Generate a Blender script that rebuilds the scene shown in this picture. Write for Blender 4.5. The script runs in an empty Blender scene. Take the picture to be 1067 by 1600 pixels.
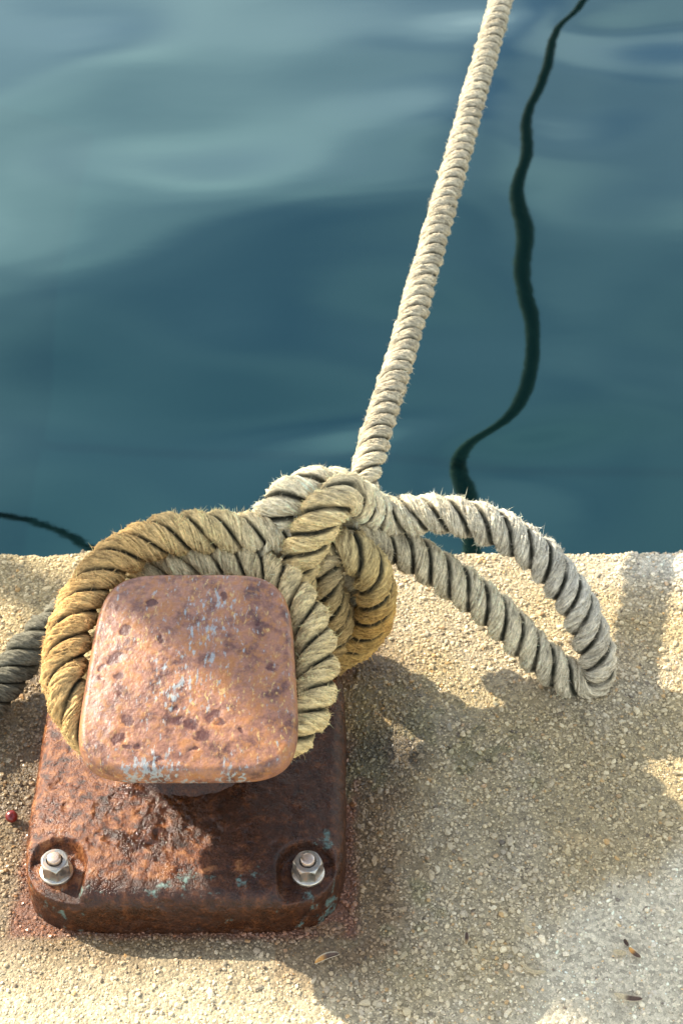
import bpy, math
import numpy as np
from mathutils import Matrix, Vector

scene = bpy.context.scene
R = math.radians
rng = np.random.default_rng(7)

# ------------------------------------------------------------------ camera
cam_data = bpy.data.cameras.new('camera')
cam = bpy.data.objects.new('camera', cam_data)
scene.collection.objects.link(cam)
cam.location = (0.171, -1.243, 1.60)
cam.rotation_euler = (R(90 - 43), 0, 0)
cam_data.sensor_fit = 'VERTICAL'
cam_data.sensor_height = 36.0
cam_data.sensor_width = 24.0
cam_data.lens = 60.75
cam_data.clip_start = 0.05
cam_data.clip_end = 2000
cam_data.dof.use_dof = True
cam_data.dof.focus_distance = 1.86
cam_data.dof.aperture_fstop = 10.0
scene.camera = cam

# ------------------------------------------------------------------ light
SUN_TRAVEL = Vector((0.83, -0.55, 0.0)).normalized()      # ground direction in which the light travels
SUN_ELEV = R(33.5)
sun_data = bpy.data.lights.new('sun', 'SUN')
sun_data.energy = 4.0
sun_data.angle = R(0.55)
sun_data.color = (1.0, 0.92, 0.78)
sun = bpy.data.objects.new('sun', sun_data)
scene.collection.objects.link(sun)
ldir = Vector((SUN_TRAVEL.x * math.cos(SUN_ELEV), SUN_TRAVEL.y * math.cos(SUN_ELEV), -math.sin(SUN_ELEV)))
sun.rotation_euler = ldir.to_track_quat('-Z', 'Y').to_euler()
sun.location = (-4, 3, 5)

world = bpy.data.worlds.new('World')
scene.world = world
world.use_nodes = True
wn, wl = world.node_tree.nodes, world.node_tree.links
wn.clear()
w_out = wn.new('ShaderNodeOutputWorld')
w_bg = wn.new('ShaderNodeBackground')
w_sky = wn.new('ShaderNodeTexSky')
w_sky.sky_type = 'NISHITA'
w_sky.sun_disc = False
w_sky.sun_elevation = SUN_ELEV
w_sky.sun_rotation = math.atan2(-SUN_TRAVEL.x, -SUN_TRAVEL.y)
w_sky.air_density = 1.0
w_sky.dust_density = 1.0
w_sky.ozone_density = 1.0
w_bg.inputs['Strength'].default_value = 0.105
# broken bright cloud over the whole sky
w_tc = wn.new('ShaderNodeTexCoord')
w_map = wn.new('ShaderNodeMapping')
w_map.inputs['Location'].default_value = (1.3, 0.4, 0.2)
w_map.inputs['Scale'].default_value = (1.0, 1.0, 2.2)
w_noise = wn.new('ShaderNodeTexNoise')
w_noise.inputs['Scale'].default_value = 3.0
w_noise.inputs['Detail'].default_value = 2.0
w_noise.inputs['Roughness'].default_value = 0.5
w_ramp = wn.new('ShaderNodeValToRGB')
w_ramp.color_ramp.elements[0].position = 0.34
w_ramp.color_ramp.elements[0].color = (0, 0, 0, 1)
w_ramp.color_ramp.elements[1].position = 0.72
w_ramp.color_ramp.elements[1].color = (1, 1, 1, 1)
w_mul = wn.new('ShaderNodeMath'); w_mul.operation = 'MULTIPLY'; w_mul.inputs[1].default_value = 0.56
w_mix = wn.new('ShaderNodeMix'); w_mix.data_type = 'RGBA'
w_mix.inputs[7].default_value = (17.6, 18.0, 17.2, 1)
wl.new(w_tc.outputs['Generated'], w_map.inputs['Vector'])
wl.new(w_map.outputs['Vector'], w_noise.inputs['Vector'])
wl.new(w_noise.outputs['Fac'], w_ramp.inputs['Fac'])
# cloud thins overhead
w_sep = wn.new('ShaderNodeSeparateXYZ')
w_rng = wn.new('ShaderNodeMapRange'); w_rng.interpolation_type = 'SMOOTHSTEP'
w_rng.inputs['From Min'].default_value = 0.46; w_rng.inputs['From Max'].default_value = 0.70
w_rng.inputs['To Min'].default_value = 1.0; w_rng.inputs['To Max'].default_value = 0.30
w_mul2 = wn.new('ShaderNodeMath'); w_mul2.operation = 'MULTIPLY'
wl.new(w_tc.outputs['Generated'], w_sep.inputs[0]); wl.new(w_sep.outputs['Z'], w_rng.inputs['Value'])
wl.new(w_ramp.outputs['Color'], w_mul2.inputs[0]); wl.new(w_rng.outputs[0], w_mul2.inputs[1])
wl.new(w_mul2.outputs[0], w_mul.inputs[0])
wl.new(w_mul.outputs[0], w_mix.inputs[0])
wl.new(w_sky.outputs['Color'], w_mix.inputs[6])
wl.new(w_mix.outputs[2], w_bg.inputs['Color'])
wl.new(w_bg.outputs[0], w_out.inputs[0])

scene.view_settings.view_transform = 'Standard'
scene.view_settings.look = 'None'
scene.view_settings.gamma = 1.0
scene.view_settings.use_curve_mapping = False
scene.view_settings.exposure = 1.62
scene.render.engine = 'CYCLES'
scene.cycles.use_denoising = True
scene.cycles.max_bounces = 6

# ------------------------------------------------------------------ helpers
def hash3(i, j, k):
    h = (i.astype(np.int64) * 374761393 + j.astype(np.int64) * 668265263 + k.astype(np.int64) * 2147483647) & 0xffffffff
    h = ((h ^ (h >> 13)) * 1274126177) & 0xffffffff
    h = ((h ^ (h >> 16)) * 2246822519) & 0xffffffff
    return ((h ^ (h >> 15)) & 0xffffff) / float(0xffffff)

def vnoise(p):
    p = np.asarray(p, dtype=np.float64)
    f = np.floor(p); t = p - f; f = f.astype(np.int64)
    t = t * t * t * (t * (t * 6 - 15) + 10)
    out = 0
    for a in (0, 1):
        wa = t[..., 0] if a else 1 - t[..., 0]
        for b in (0, 1):
            wb = t[..., 1] if b else 1 - t[..., 1]
            for c in (0, 1):
                wc = t[..., 2] if c else 1 - t[..., 2]
                out = out + wa * wb * wc * hash3(f[..., 0] + a, f[..., 1] + b, f[..., 2] + c)
    return out * 2 - 1

def fbm(p, scale, octaves=4, gain=0.5, seed=0.0):
    p = np.asarray(p, dtype=np.float64) * scale + np.array([seed * 17.3, seed * 5.1 + 3.7, seed * 9.7 + 1.3])
    a, s, tot = 1.0, 0.0, 0.0
    for _ in range(octaves):
        s = s + a * vnoise(p); tot += a
        p = p * 2.03 + 11.7; a *= gain
    return s / tot

def smooth(a, b, x):
    t = np.clip((x - a) / (b - a), 0, 1)
    return t * t * (3 - 2 * t)

def lerp(a, b, t):
    t = np.asarray(t)[..., None]
    return np.asarray(a) * (1 - t) + np.asarray(b) * t

def mesh_obj(name, verts, faces, mat=None, parent=None, smooth_shade=True, col=None, attrs=None, uv=None):
    verts = np.ascontiguousarray(verts, dtype=np.float32)
    faces = np.ascontiguousarray(faces, dtype=np.int32)
    n = faces.shape[1]
    me = bpy.data.meshes.new(name)
    me.vertices.add(len(verts)); me.vertices.foreach_set('co', verts.ravel())
    me.loops.add(faces.size); me.loops.foreach_set('vertex_index', faces.ravel())
    me.polygons.add(len(faces))
    me.polygons.foreach_set('loop_start', np.arange(0, faces.size, n, dtype=np.int32))
    me.polygons.foreach_set('loop_total', np.full(len(faces), n, dtype=np.int32))
    me.polygons.foreach_set('use_smooth', np.full(len(faces), smooth_shade, dtype=bool))
    me.update(calc_edges=True)
    if col is not None:
        a = me.color_attributes.new('Col', 'FLOAT_COLOR', 'POINT')
        c = np.ones((len(verts), 4), dtype=np.float32); c[:, :3] = col
        a.data.foreach_set('color', c.ravel())
    for k, v in (attrs or {}).items():
        a = me.attributes.new(k, 'FLOAT', 'POINT')
        a.data.foreach_set('value', np.ascontiguousarray(v, dtype=np.float32))
    if uv is not None:
        l = me.uv_layers.new(name='UVMap')
        l.data.foreach_set('uv', np.ascontiguousarray(uv[faces.ravel()], dtype=np.float32).ravel())
    if mat:
        me.materials.append(mat)
    ob = bpy.data.objects.new(name, me)
    scene.collection.objects.link(ob)
    if parent:
        ob.parent = parent
    return ob

def empty(name, loc=(0, 0, 0)):
    o = bpy.data.objects.new(name, None)
    o.empty_display_size = 0.05
    o.location = loc
    scene.collection.objects.link(o)
    return o

def tag(o, label=None, cat=None, group=None, kind=None):
    if label: o['label'] = label
    if cat: o['category'] = cat
    if group: o['group'] = group
    if kind: o['kind'] = kind
    return o

def grid_faces(nu, nv, wrap_v=False):
    i = np.arange(nu - 1)[:, None]
    j = np.arange(nv if wrap_v else nv - 1)[None, :]
    j2 = (j + 1) % nv
    return np.stack([(i * nv + j) + 0 * j, i * nv + j2, (i + 1) * nv + j2, (i + 1) * nv + j], -1).reshape(-1, 4)

class NT:
    """small node-tree builder"""
    def __init__(self, name):
        self.m = bpy.data.materials.new(name); self.m.use_nodes = True
        self.n, self.l = self.m.node_tree.nodes, self.m.node_tree.links
        self.b = self.n['Principled BSDF']; self.out = self.n['Material Output']
    def new(self, t, **kw):
        nd = self.n.new(t)
        for k, v in kw.items(): setattr(nd, k, v)
        return nd
    def noise(self, scale, detail=4, rough=0.55, vec=None, dist=0.0):
        nd = self.new('ShaderNodeTexNoise')
        nd.inputs['Scale'].default_value = scale; nd.inputs['Detail'].default_value = detail
        nd.inputs['Roughness'].default_value = rough; nd.inputs['Distortion'].default_value = dist
        if vec is not None: self.l.new(vec, nd.inputs['Vector'])
        return nd.outputs['Fac']
    def coord(self, which='Object', scale=None):
        tc = self.new('ShaderNodeTexCoord').outputs[which]
        if scale:
            mp = self.new('ShaderNodeMapping'); mp.inputs['Scale'].default_value = scale
            self.l.new(tc, mp.inputs['Vector']); return mp.outputs['Vector']
        return tc
    def ramp(self, fac, stops):
        nd = self.new('ShaderNodeValToRGB')
        e = nd.color_ramp.elements
        while len(e) < len(stops): e.new(0.5)
        for el, (p, c) in zip(e, stops):
            el.position = p
            el.color = (*c, 1) if isinstance(c, tuple) else (c, c, c, 1)
        self.l.new(fac, nd.inputs['Fac']); return nd.outputs['Color']
    def mix(self, fac, a, b, mode='MIX'):
        nd = self.new('ShaderNodeMix', data_type='RGBA', blend_type=mode)
        for s, v in ((0, fac), (6, a), (7, b)):
            if isinstance(v, (int, float)): nd.inputs[s].default_value = v
            elif isinstance(v, tuple): nd.inputs[s].default_value = (*v, 1)
            else: self.l.new(v, nd.inputs[s])
        return nd.outputs[2]
    def math(self, op, a, b=0.0):
        nd = self.new('ShaderNodeMath', operation=op)
        for s, v in ((0, a), (1, b)):
            if isinstance(v, (int, float)): nd.inputs[s].default_value = v
            else: self.l.new(v, nd.inputs[s])
        return nd.outputs[0]
    def attr(self, name, out='Color'):
        return self.new('ShaderNodeAttribute', attribute_name=name).outputs[out]
    def bump(self, h, strength, dist, normal=None):
        nd = self.new('ShaderNodeBump')
        nd.inputs['Strength'].default_value = strength; nd.inputs['Distance'].default_value = dist
        self.l.new(h, nd.inputs['Height'])
        if normal is not None: self.l.new(normal, nd.inputs['Normal'])
        return nd.outputs['Normal']
    def set(self, key, v):
        if isinstance(v, (int, float)): self.b.inputs[key].default_value = v
        elif isinstance(v, tuple): self.b.inputs[key].default_value = (*v, 1) if len(v) == 3 else v
        else: self.l.new(v, self.b.inputs[key])
        return self

# ------------------------------------------------------------------ materials
def mat_concrete():
    t = NT('concrete')
    c = t.coord('Object')
    base = t.attr('Col')
    n1 = t.noise(900, 3, 0.6, c)
    n2 = t.noise(60, 5, 0.6, c)
    v = t.ramp(n1, [(0.3, 0.62), (0.7, 1.2)])
    v2 = t.ramp(n2, [(0.3, 0.82), (0.7, 1.12)])
    t.set('Base Color', t.mix(1.0, t.mix(1.0, base, v, 'MULTIPLY'), v2, 'MULTIPLY'))
    vo = t.new('ShaderNodeTexVoronoi'); vo.inputs['Scale'].default_value = 260; t.l.new(c, vo.inputs['Vector'])
    cell = t.new('ShaderNodeSeparateColor'); t.l.new(vo.outputs['Color'], cell.inputs[0])
    vg = t.ramp(cell.outputs[0], [(0.0, 0.70), (1.0, 1.35)])
    t.set('Base Color', t.mix(1.0, t.mix(1.0, t.mix(1.0, base, v, 'MULTIPLY'), v2, 'MULTIPLY'), vg, 'MULTIPLY'))
    wet = t.attr('wet', 'Fac')
    t.set('Roughness', t.math('SUBTRACT', 0.9, t.math('MULTIPLY', wet, 0.62)))
    t.set('Specular IOR Level', 0.4)
    h = t.math('SUBTRACT', t.math('ADD', n1, t.math('MULTIPLY', n2, 0.6)), t.math('MULTIPLY', vo.outputs['Distance'], 1.2))
    t.set('Normal', t.bump(h, 0.8, 0.0018))
    return t.m

def mat_pebble():
    t = NT('aggregate_stone')
    c = t.coord('Object')
    n1 = t.noise(700, 3, 0.6, c)
    t.set('Base Color', t.mix(1.0, t.attr('Col'), t.ramp(n1, [(0.3, 0.75), (0.7, 1.18)]), 'MULTIPLY'))
    wet = t.attr('wet', 'Fac')
    t.set('Roughness', t.math('SUBTRACT', 0.78, t.math('MULTIPLY', wet, 0.55)))
    t.set('Specular IOR Level', 0.45)
    t.set('Normal', t.bump(n1, 0.4, 0.0008))
    return t.m

def mat_cap_rust():
    t = NT('worn_painted_rust')
    c = t.coord('Object')
    n1 = t.noise(38, 6, 0.62, c)
    n2 = t.noise(120, 5, 0.6, c)
    n3 = t.noise(420, 3, 0.6, c)
    col = t.ramp(n1, [(0.36, (0.075, 0.028, 0.019)), (0.45, (0.165, 0.069, 0.042)), (0.54, (0.27, 0.122, 0.072)), (0.64, (0.30, 0.118, 0.038))])
    col = t.mix(t.ramp(n2, [(0.48, 0.0), (0.64, 0.75)]), col, (0.31, 0.125, 0.034))
    # yellow primer flecks and grey blue paint remnants, in short streaks along the casting
    ys = t.noise(1.0, 4, 0.6, t.coord('Object', (260, 120, 200)))
    yz = t.noise(14, 3, 0.5, c)
    col = t.mix(t.math('MULTIPLY', t.ramp(ys, [(0.57, 0.0), (0.66, 0.75)]), t.ramp(yz, [(0.42, 0.15), (0.6, 1.0)])), col, (0.50, 0.33, 0.12))
    bs = t.noise(1.0, 4, 0.62, t.coord('Object', (210, 85, 160)))
    bz = t.attr('paint', 'Fac')
    bn = t.math('ADD', bs, t.math('MULTIPLY', bz, 0.13))
    col = t.mix(t.ramp(bn, [(0.625, 0.0), (0.72, 0.75)]), col, (0.27, 0.32, 0.32))
    # dark pits and drips
    sp = t.math('ADD', t.attr('pit', 'Fac'), t.math('MULTIPLY', t.math('SUBTRACT', n2, 0.5), 2.0))
    pitm = t.ramp(sp, [(0.45, 0.0), (0.85, 0.9)])
    col = t.mix(pitm, col, (0.065, 0.016, 0.011))
    col = t.mix(1.0, col, t.ramp(n3, [(0.3, 0.84), (0.7, 1.14)]), 'MULTIPLY')
    t.set('Base Color', col)
    t.set('Roughness', t.ramp(n2, [(0.3, 0.36), (0.7, 0.62)]))
    t.set('Specular IOR Level', 0.5)
    h = t.math('ADD', t.math('MULTIPLY', n2, 1.0), t.math('MULTIPLY', n3, 0.35))
    t.set('Normal', t.bump(h, 0.55, 0.0022))
    return t.m

def mat_base_rust():
    t = NT('wet_flaking_rust')
    c = t.coord('Object')
    n1 = t.noise(26, 6, 0.62, c)
    n2 = t.noise(95, 6, 0.65, c)
    n3 = t.noise(380, 4, 0.6, c)
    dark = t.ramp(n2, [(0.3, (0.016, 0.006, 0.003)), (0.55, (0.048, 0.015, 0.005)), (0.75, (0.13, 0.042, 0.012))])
    sunlit_rust = t.ramp(n2, [(0.38, (0.032, 0.010, 0.004)), (0.5, (0.115, 0.033, 0.010)), (0.66, (0.26, 0.105, 0.036))])
    f = t.math('ADD', n1, t.math('MULTIPLY', t.math('SUBTRACT', t.attr('sunlit_rust', 'Fac'), 0.5), 0.55))
    col = t.mix(t.ramp(f, [(0.42, 0.0), (0.60, 1.0)]), dark, sunlit_rust)  # sunlit and shaded rust tones, picked by a painted mask
    pn = t.math('ADD', t.noise(60, 5, 0.65, c), t.math('MULTIPLY', t.attr('paint', 'Fac'), 0.25))
    col = t.mix(t.ramp(pn, [(0.69, 0.0), (0.80, 0.8)]), col, (0.12, 0.20, 0.17))
    t.set('Base Color', t.mix(1.0, col, t.ramp(n3, [(0.3, 0.8), (0.7, 1.15)]), 'MULTIPLY'))
    wetn = t.noise(18, 3, 0.5, c)
    rg = t.ramp(t.math('ADD', wetn, t.math('MULTIPLY', t.math('SUBTRACT', n3, 0.5), 0.5)), [(0.35, 0.16), (0.65, 0.52)])
    gl = t.attr('gloss', 'Fac')
    t.set('Roughness', t.mix(gl, rg, 0.12) if False else t.math('MULTIPLY', rg, t.math('SUBTRACT', 1.0, t.math('MULTIPLY', gl, 0.75))))
    t.set('Specular IOR Level', 0.30)
    h = t.math('ADD', t.math('MULTIPLY', n2, 1.0), t.math('MULTIPLY', n3, 0.6))
    t.set('Normal', t.bump(h, 0.6, 0.0028))
    return t.m

def mat_steel(name, base, rust):
    t = NT(name)
    c = t.coord('Object')
    n = t.noise(140, 5, 0.6, c)
    t.set('Base Color', t.mix(t.ramp(n, [(0.45, 0.0), (0.70, rust)]), base, (0.30, 0.15, 0.07)))
    t.set('Metallic', t.ramp(n, [(0.45, 0.95), (0.72, 0.35)]))
    t.set('Roughness', t.ramp(n, [(0.3, 0.24), (0.7, 0.5)]))
    t.set('Normal', t.bump(t.noise(600, 3, 0.6, c), 0.25, 0.0006))
    return t.m

def mat_rope():
    t = NT('laid_fibre')
    uv = t.coord('UV')
    o = t.coord('Object')
    n1 = t.noise(520, 4, 0.65, o)
    n2 = t.noise(110, 4, 0.6, o)
    # yarns: fine fibrous ridges running at an angle across each strand
    mp = t.new('ShaderNodeMapping'); mp.inputs['Rotation'].default_value = (0, 0, R(52)); mp.inputs['Scale'].default_value = (150, 620, 1)
    t.l.new(uv, mp.inputs['Vector'])
    w1 = t.noise(1.0, 4, 0.6, mp.outputs['Vector'], 0.6)
    mq = t.new('ShaderNodeMapping'); mq.inputs['Rotation'].default_value = (0, 0, R(38)); mq.inputs['Scale'].default_value = (60, 260, 1)
    t.l.new(uv, mq.inputs['Vector'])
    w2 = t.noise(1.0, 3, 0.5, mq.outputs['Vector'], 0.8)
    h = t.math('ADD', t.math('ADD', t.math('MULTIPLY', w1, 0.7), t.math('MULTIPLY', w2, 0.5)), t.math('MULTIPLY', n1, 0.5))
    col = t.mix(1.0, t.attr('Col'), t.ramp(h, [(0.62, 0.55), (1.0, 1.25)]), 'MULTIPLY')
    col = t.mix(1.0, col, t.ramp(n2, [(0.3, 0.78), (0.7, 1.12)]), 'MULTIPLY')
    t.set('Base Color', col)
    t.set('Roughness', 0.95).set('Specular IOR Level', 0.15)
    t.set('Normal', t.bump(h, 1.0, 0.0030))
    return t.m

def mat_fuzz():
    t = NT('loose_fibre')
    col = t.attr('Col')
    t.set('Base Color', col).set('Roughness', 0.8).set('Specular IOR Level', 0.2)
    tr = t.new('ShaderNodeBsdfTranslucent'); t.l.new(col, tr.inputs['Color'])
    mx = t.new('ShaderNodeMixShader'); mx.inputs[0].default_value = 0.4
    t.l.new(t.b.outputs[0], mx.inputs[1]); t.l.new(tr.outputs[0], mx.inputs[2])
    t.l.new(mx.outputs[0], t.out.inputs['Surface'])
    return t.m

def mat_water():
    t = NT('harbour_water')
    o = t.coord('Object')
    t.set('Base Color', (0.0010, 0.005, 0.0055)).set('Roughness', 0.03).set('IOR', 1.74)
    t.set('Specular Tint', (0.33, 0.97, 0.90))
    t.set('Normal', t.bump(t.noise(1.0, 3, 0.5, t.coord('Object', (7, 16, 7))), 0.006, 0.02))
    return t.m

def mat_plain(name, col, rough=0.6, var=0.3, scale=300, attr=False):
    t = NT(name)
    n = t.noise(scale, 4, 0.6, t.coord('Object'))
    src = t.attr('Col') if attr else col
    t.set('Base Color', t.mix(1.0, src, t.ramp(n, [(0.3, 1 - var), (0.7, 1 + var * 0.6)]), 'MULTIPLY'))
    t.set('Roughness', rough)
    t.set('Normal', t.bump(n, 0.4, 0.0006))
    return t.m

M_CONC, M_PEB, M_CAP, M_BASE = mat_concrete(), mat_pebble(), mat_cap_rust(), mat_base_rust()
M_ROPE, M_FUZZ, M_WATER = mat_rope(), mat_fuzz(), mat_water()
M_NUT = mat_steel('zinc_plated_steel', (0.33, 0.315, 0.275), 0.75)
M_STUD = mat_steel('rust_topped_steel', (0.55, 0.46, 0.38), 0.9)
M_WASHER = mat_steel('dull_washer_steel', (0.55, 0.50, 0.40), 0.6)
M_LEAF = mat_plain('dry_plant_matter', (1, 1, 1), 0.65, 0.35, 500, attr=True)
M_BERRY = mat_plain('berry_skin', (0.15, 0.012, 0.009), 0.28, 0.25, 200)

# ------------------------------------------------------------------ rope centre lines (world metres)
# PATHS-BEGIN
PATHS = {
    'bollard_turns': [(0.1059, 0.1905, 0.225), (0.0734, 0.1822, 0.235), (0.0268, 0.176, 0.245), (-0.0301, 0.1645, 0.25), (-0.0766, 0.1386, 0.245), (-0.1106, 0.0864, 0.235), (-0.1248, 0.0267, 0.222), (-0.1212, -0.0296, 0.208), (-0.1068, -0.0514, 0.192), (-0.0828, -0.072, 0.18), (-0.045, -0.035, 0.172), (0.01, -0.045, 0.172), (0.07, -0.035, 0.172), (0.111, -0.066, 0.178), (0.1304, -0.0447, 0.184), (0.1423, -0.0029, 0.19), (0.1412, 0.0422, 0.2), (0.128, 0.086, 0.21), (0.0969, 0.133, 0.212), (0.0481, 0.1556, 0.212), (-0.0069, 0.1576, 0.21), (-0.0572, 0.1509, 0.195), (-0.093, 0.1192, 0.17), (-0.1066, 0.0679, 0.14), (-0.075, 0.0, 0.13), (-0.035, -0.035, 0.12), (0.04, -0.035, 0.12)],
    'knot_back': [(0.0633, 0.165, 0.2374), (0.0736, 0.185, 0.1995), (0.0874, 0.2, 0.2322), (0.1084, 0.212, 0.2612), (0.1376, 0.225, 0.2672), (0.1699, 0.25, 0.2405), (0.1973, 0.27, 0.1995), (0.2133, 0.275, 0.1569), (0.2152, 0.265, 0.1211)],
    'knot_bight': [(0.1233, 0.15, 0.1213), (0.1182, 0.152, 0.1729), (0.1217, 0.16, 0.2118), (0.1365, 0.172, 0.2448), (0.1526, 0.185, 0.2713), (0.1714, 0.2, 0.2791), (0.192, 0.222, 0.251), (0.2119, 0.238, 0.2159), (0.2378, 0.245, 0.2062), (0.2667, 0.25, 0.2047), (0.2971, 0.25, 0.2026), (0.3353, 0.247, 0.194), (0.3739, 0.24, 0.1765), (0.409, 0.228, 0.1531), (0.4412, 0.212, 0.1171), (0.4638, 0.195, 0.0792), (0.4789, 0.18, 0.0442), (0.4831, 0.168, 0.0204), (0.472, 0.162, 0.0072), (0.4501, 0.164, 0.0097), (0.4138, 0.175, 0.0347), (0.3774, 0.19, 0.0699), (0.3377, 0.205, 0.1044), (0.2989, 0.22, 0.1286), (0.2602, 0.232, 0.1513), (0.2253, 0.232, 0.1726), (0.1909, 0.218, 0.1914), (0.1609, 0.2, 0.1911)],
    'knot_turn': [(0.1122, 0.215, 0.1974), (0.1462, 0.198, 0.2096), (0.1795, 0.182, 0.2128), (0.2039, 0.172, 0.1895), (0.2118, 0.168, 0.1459), (0.2027, 0.17, 0.0946), (0.1799, 0.176, 0.0543), (0.1487, 0.188, 0.032)],
    'knot_inner': [(0.2022, 0.215, 0.189), (0.1758, 0.2, 0.2087), (0.1551, 0.18, 0.2003), (0.152, 0.168, 0.1672), (0.1608, 0.165, 0.1274), (0.1668, 0.172, 0.0813), (0.1565, 0.182, 0.0246), (0.1282, 0.2, -0.019)],
    'knot_under': [(0.222, 0.235, 0.1505), (0.1989, 0.225, 0.1474), (0.1821, 0.208, 0.1375), (0.1798, 0.2, 0.1019), (0.1839, 0.205, 0.0516), (0.1682, 0.22, 0.0064)],
    'taut': [(0.2005, 0.255, 0.1716), (0.1971, 0.27, 0.2253), (0.254, 0.5325, 0.2496), (0.3109, 0.795, 0.2739), (0.4247, 1.32, 0.3224), (0.5044, 1.6875, 0.3564), (0.7661, 2.895, 0.4681), (1.6765, 7.095, 0.8565)],
    'grey': [(-0.3165, 0.0469, 0.03), (-0.2767, 0.0778, 0.03), (-0.2445, 0.1155, 0.03), (-0.2179, 0.1584, 0.045), (-0.1839, 0.1878, 0.07), (-0.1495, 0.2055, 0.085), (-0.1103, 0.2061, 0.09)],
    'spring': [(-1.2132, 1.5382, 0.1579), (-0.923, 1.6604, 0.3469), (-0.6328, 1.7825, 0.5359), (-0.4877, 1.8436, 0.6304), (-0.0523, 2.0268, 0.9139), (0.5281, 2.271, 1.2919)],
}
# PATHS-END

# ------------------------------------------------------------------ quay
SHADE_OUTLINE = [(.10, -.05), (.30, -.065), (.60, -.06), (1.60, -.12), (1.60, -1.25)]     # wanted shade on the quay; an added unseen sheet is shaped from it
EDGE_Y = 0.398
def edge_shift(x):
    q = np.stack([x, 0 * x, 0 * x], -1)
    return 0.008 * fbm(q, 6, 3, 0.5, 3) + 0.006 * fbm(q, 38, 3, 0.5, 4)

def ground_z(x, y):
    q = np.stack([x, y, 0 * x], -1)
    near = np.exp(-((x - .17) ** 2 + (y + .0) ** 2) / 2.0)
    z = 0.0045 * fbm(q, 4.5, 3, 0.5, 1) + 0.0018 * fbm(q, 30, 3, 0.5, 2)
    # keep it level under the casting
    under = 1 - smooth(.17, .23, np.maximum(np.abs(x), np.abs(y)))
    z = z * near * (1 - under) - 0.003 * under
    lump = np.exp(-(((x - .60) / .07) ** 2 + ((y - .372) / .03) ** 2))
    return z + 0.010 * lump

def ground_look(x, y):
    """base colour and wetness of the concrete: stains, patches and damp with their own outlines"""
    q = np.stack([x, y, 0 * x], -1)
    a = fbm(q, 5, 4, 0.55, 5); b = fbm(q, 16, 4, 0.55, 6); c = fbm(q, 50, 3, 0.5, 7)
    col = np.broadcast_to(np.array([0.39, 0.295, 0.145]), q.shape).copy()
    col = lerp(col, [0.40, 0.32, 0.19], smooth(-.15, .35, a + .4 * b))
    # bare pale skin of finer cement, right foreground and left foreground
    pale = smooth(-.02, .10, (x - .36) * .75 + (-.13 - y) * .9 + .10 * a + .05 * b - .045)
    col = lerp(col, [0.62, 0.53, 0.36], pale * .9)
    cream = smooth(.0, .05, -.195 - y + .03 * b + .02 * a) * smooth(.22, .12, x) * smooth(-.55, -.35, x) * smooth(-.65, -.45, y)
    col = lerp(col, [0.56, 0.46, 0.28], cream * .9)
    # damp band right of the casting
    d = np.maximum(np.abs(x) - .18, 0) ** 2 + np.maximum(np.abs(y) - .19, 0) ** 2
    d = np.sqrt(d)
    lumpc = np.exp(-(((x - .62) / .10) ** 2 + ((y - .365) / .035) ** 2))
    col = lerp(col, [.66, .60, .46], lumpc * .9)
    wet = smooth(.36, .08, np.hypot((x - .27) / 1.15, (y - .06) / .85) + .10 * a + .06 * b)
    wet = np.maximum(wet, smooth(.05, .01, d + .02 * b) * .9)
    wet = np.maximum(wet, smooth(.12, .03, np.hypot(x + .235, y - .03) + .03 * b))
    col = lerp(col, col * np.array([.72, .71, .68]), wet * .55)
    # iron-brown seep around the casting, deepest on its right flank, algae green beyond
    seep = smooth(.115, .0, d + .035 * b + .015 * c)
    seep = seep * np.where(x > .1, 1.0, .65)
    col = lerp(col, [0.15, 0.085, 0.035], np.clip(seep * 1.15, 0, .88))
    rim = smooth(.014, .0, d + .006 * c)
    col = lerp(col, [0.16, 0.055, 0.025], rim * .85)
    gold = smooth(.10, .02, np.hypot(x - .19, (y - .12) * 1.2) + .02 * b)
    col = lerp(col, [0.42, 0.29, 0.10], gold * .55)
    alg = smooth(.10, .35, b + .5 * c) * smooth(.28, .1, np.hypot(x - .29, y + .02))
    col = lerp(col, [0.17, 0.14, 0.055], alg * .7)
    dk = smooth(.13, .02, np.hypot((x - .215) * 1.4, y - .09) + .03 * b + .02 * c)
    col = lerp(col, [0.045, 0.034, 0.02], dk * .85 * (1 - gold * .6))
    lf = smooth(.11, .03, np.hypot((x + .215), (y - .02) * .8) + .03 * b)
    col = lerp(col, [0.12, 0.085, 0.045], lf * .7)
    return np.clip(col, .02, .8), np.clip(wet, 0, 1), np.clip(pale * .7 + cream * .55, 0, 1)

def spaced(lo, hi, step, far_lo, far_hi, g=1.25):
    core = list(np.arange(lo, hi + step * .5, step))
    s, v = step, core[-1]
    up = []
    while v < far_hi:
        s *= g; v += s; up.append(v)
    s, v = step, core[0]
    dn = []
    while v > far_lo:
        s *= g; v -= s; dn.append(v)
    return np.array(dn[::-1] + core + up)

gx = spaced(-.40, .80, .0026, -60, 60)
gy = spaced(-.45, EDGE_Y - .013, .0026, -60, EDGE_Y - .013)
gy = gy[gy <= EDGE_Y - .012]
rows_y = list(gy); rows_z = [0.0] * len(gy); rows_k = [0.0] * len(gy)
rad = .012
for a in np.linspace(0, math.pi / 2, 9)[1:]:
    rows_y.append(EDGE_Y - .012 + rad * math.sin(a)); rows_z.append(-rad + rad * math.cos(a)); rows_k.append(math.sin(a))
for dz in list(np.linspace(.004, .12, 30)) + [.18, .26, .36, .5, .8, 1.5, 3.0]:
    rows_y.append(EDGE_Y); rows_z.append(-rad - dz); rows_k.append(1.0)
RY, GX = np.meshgrid(np.array(rows_y), gx, indexing='ij')
RZ = np.meshgrid(np.array(rows_z), gx, indexing='ij')[0]
RK = np.meshgrid(np.array(rows_k), gx, indexing='ij')[0]
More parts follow.
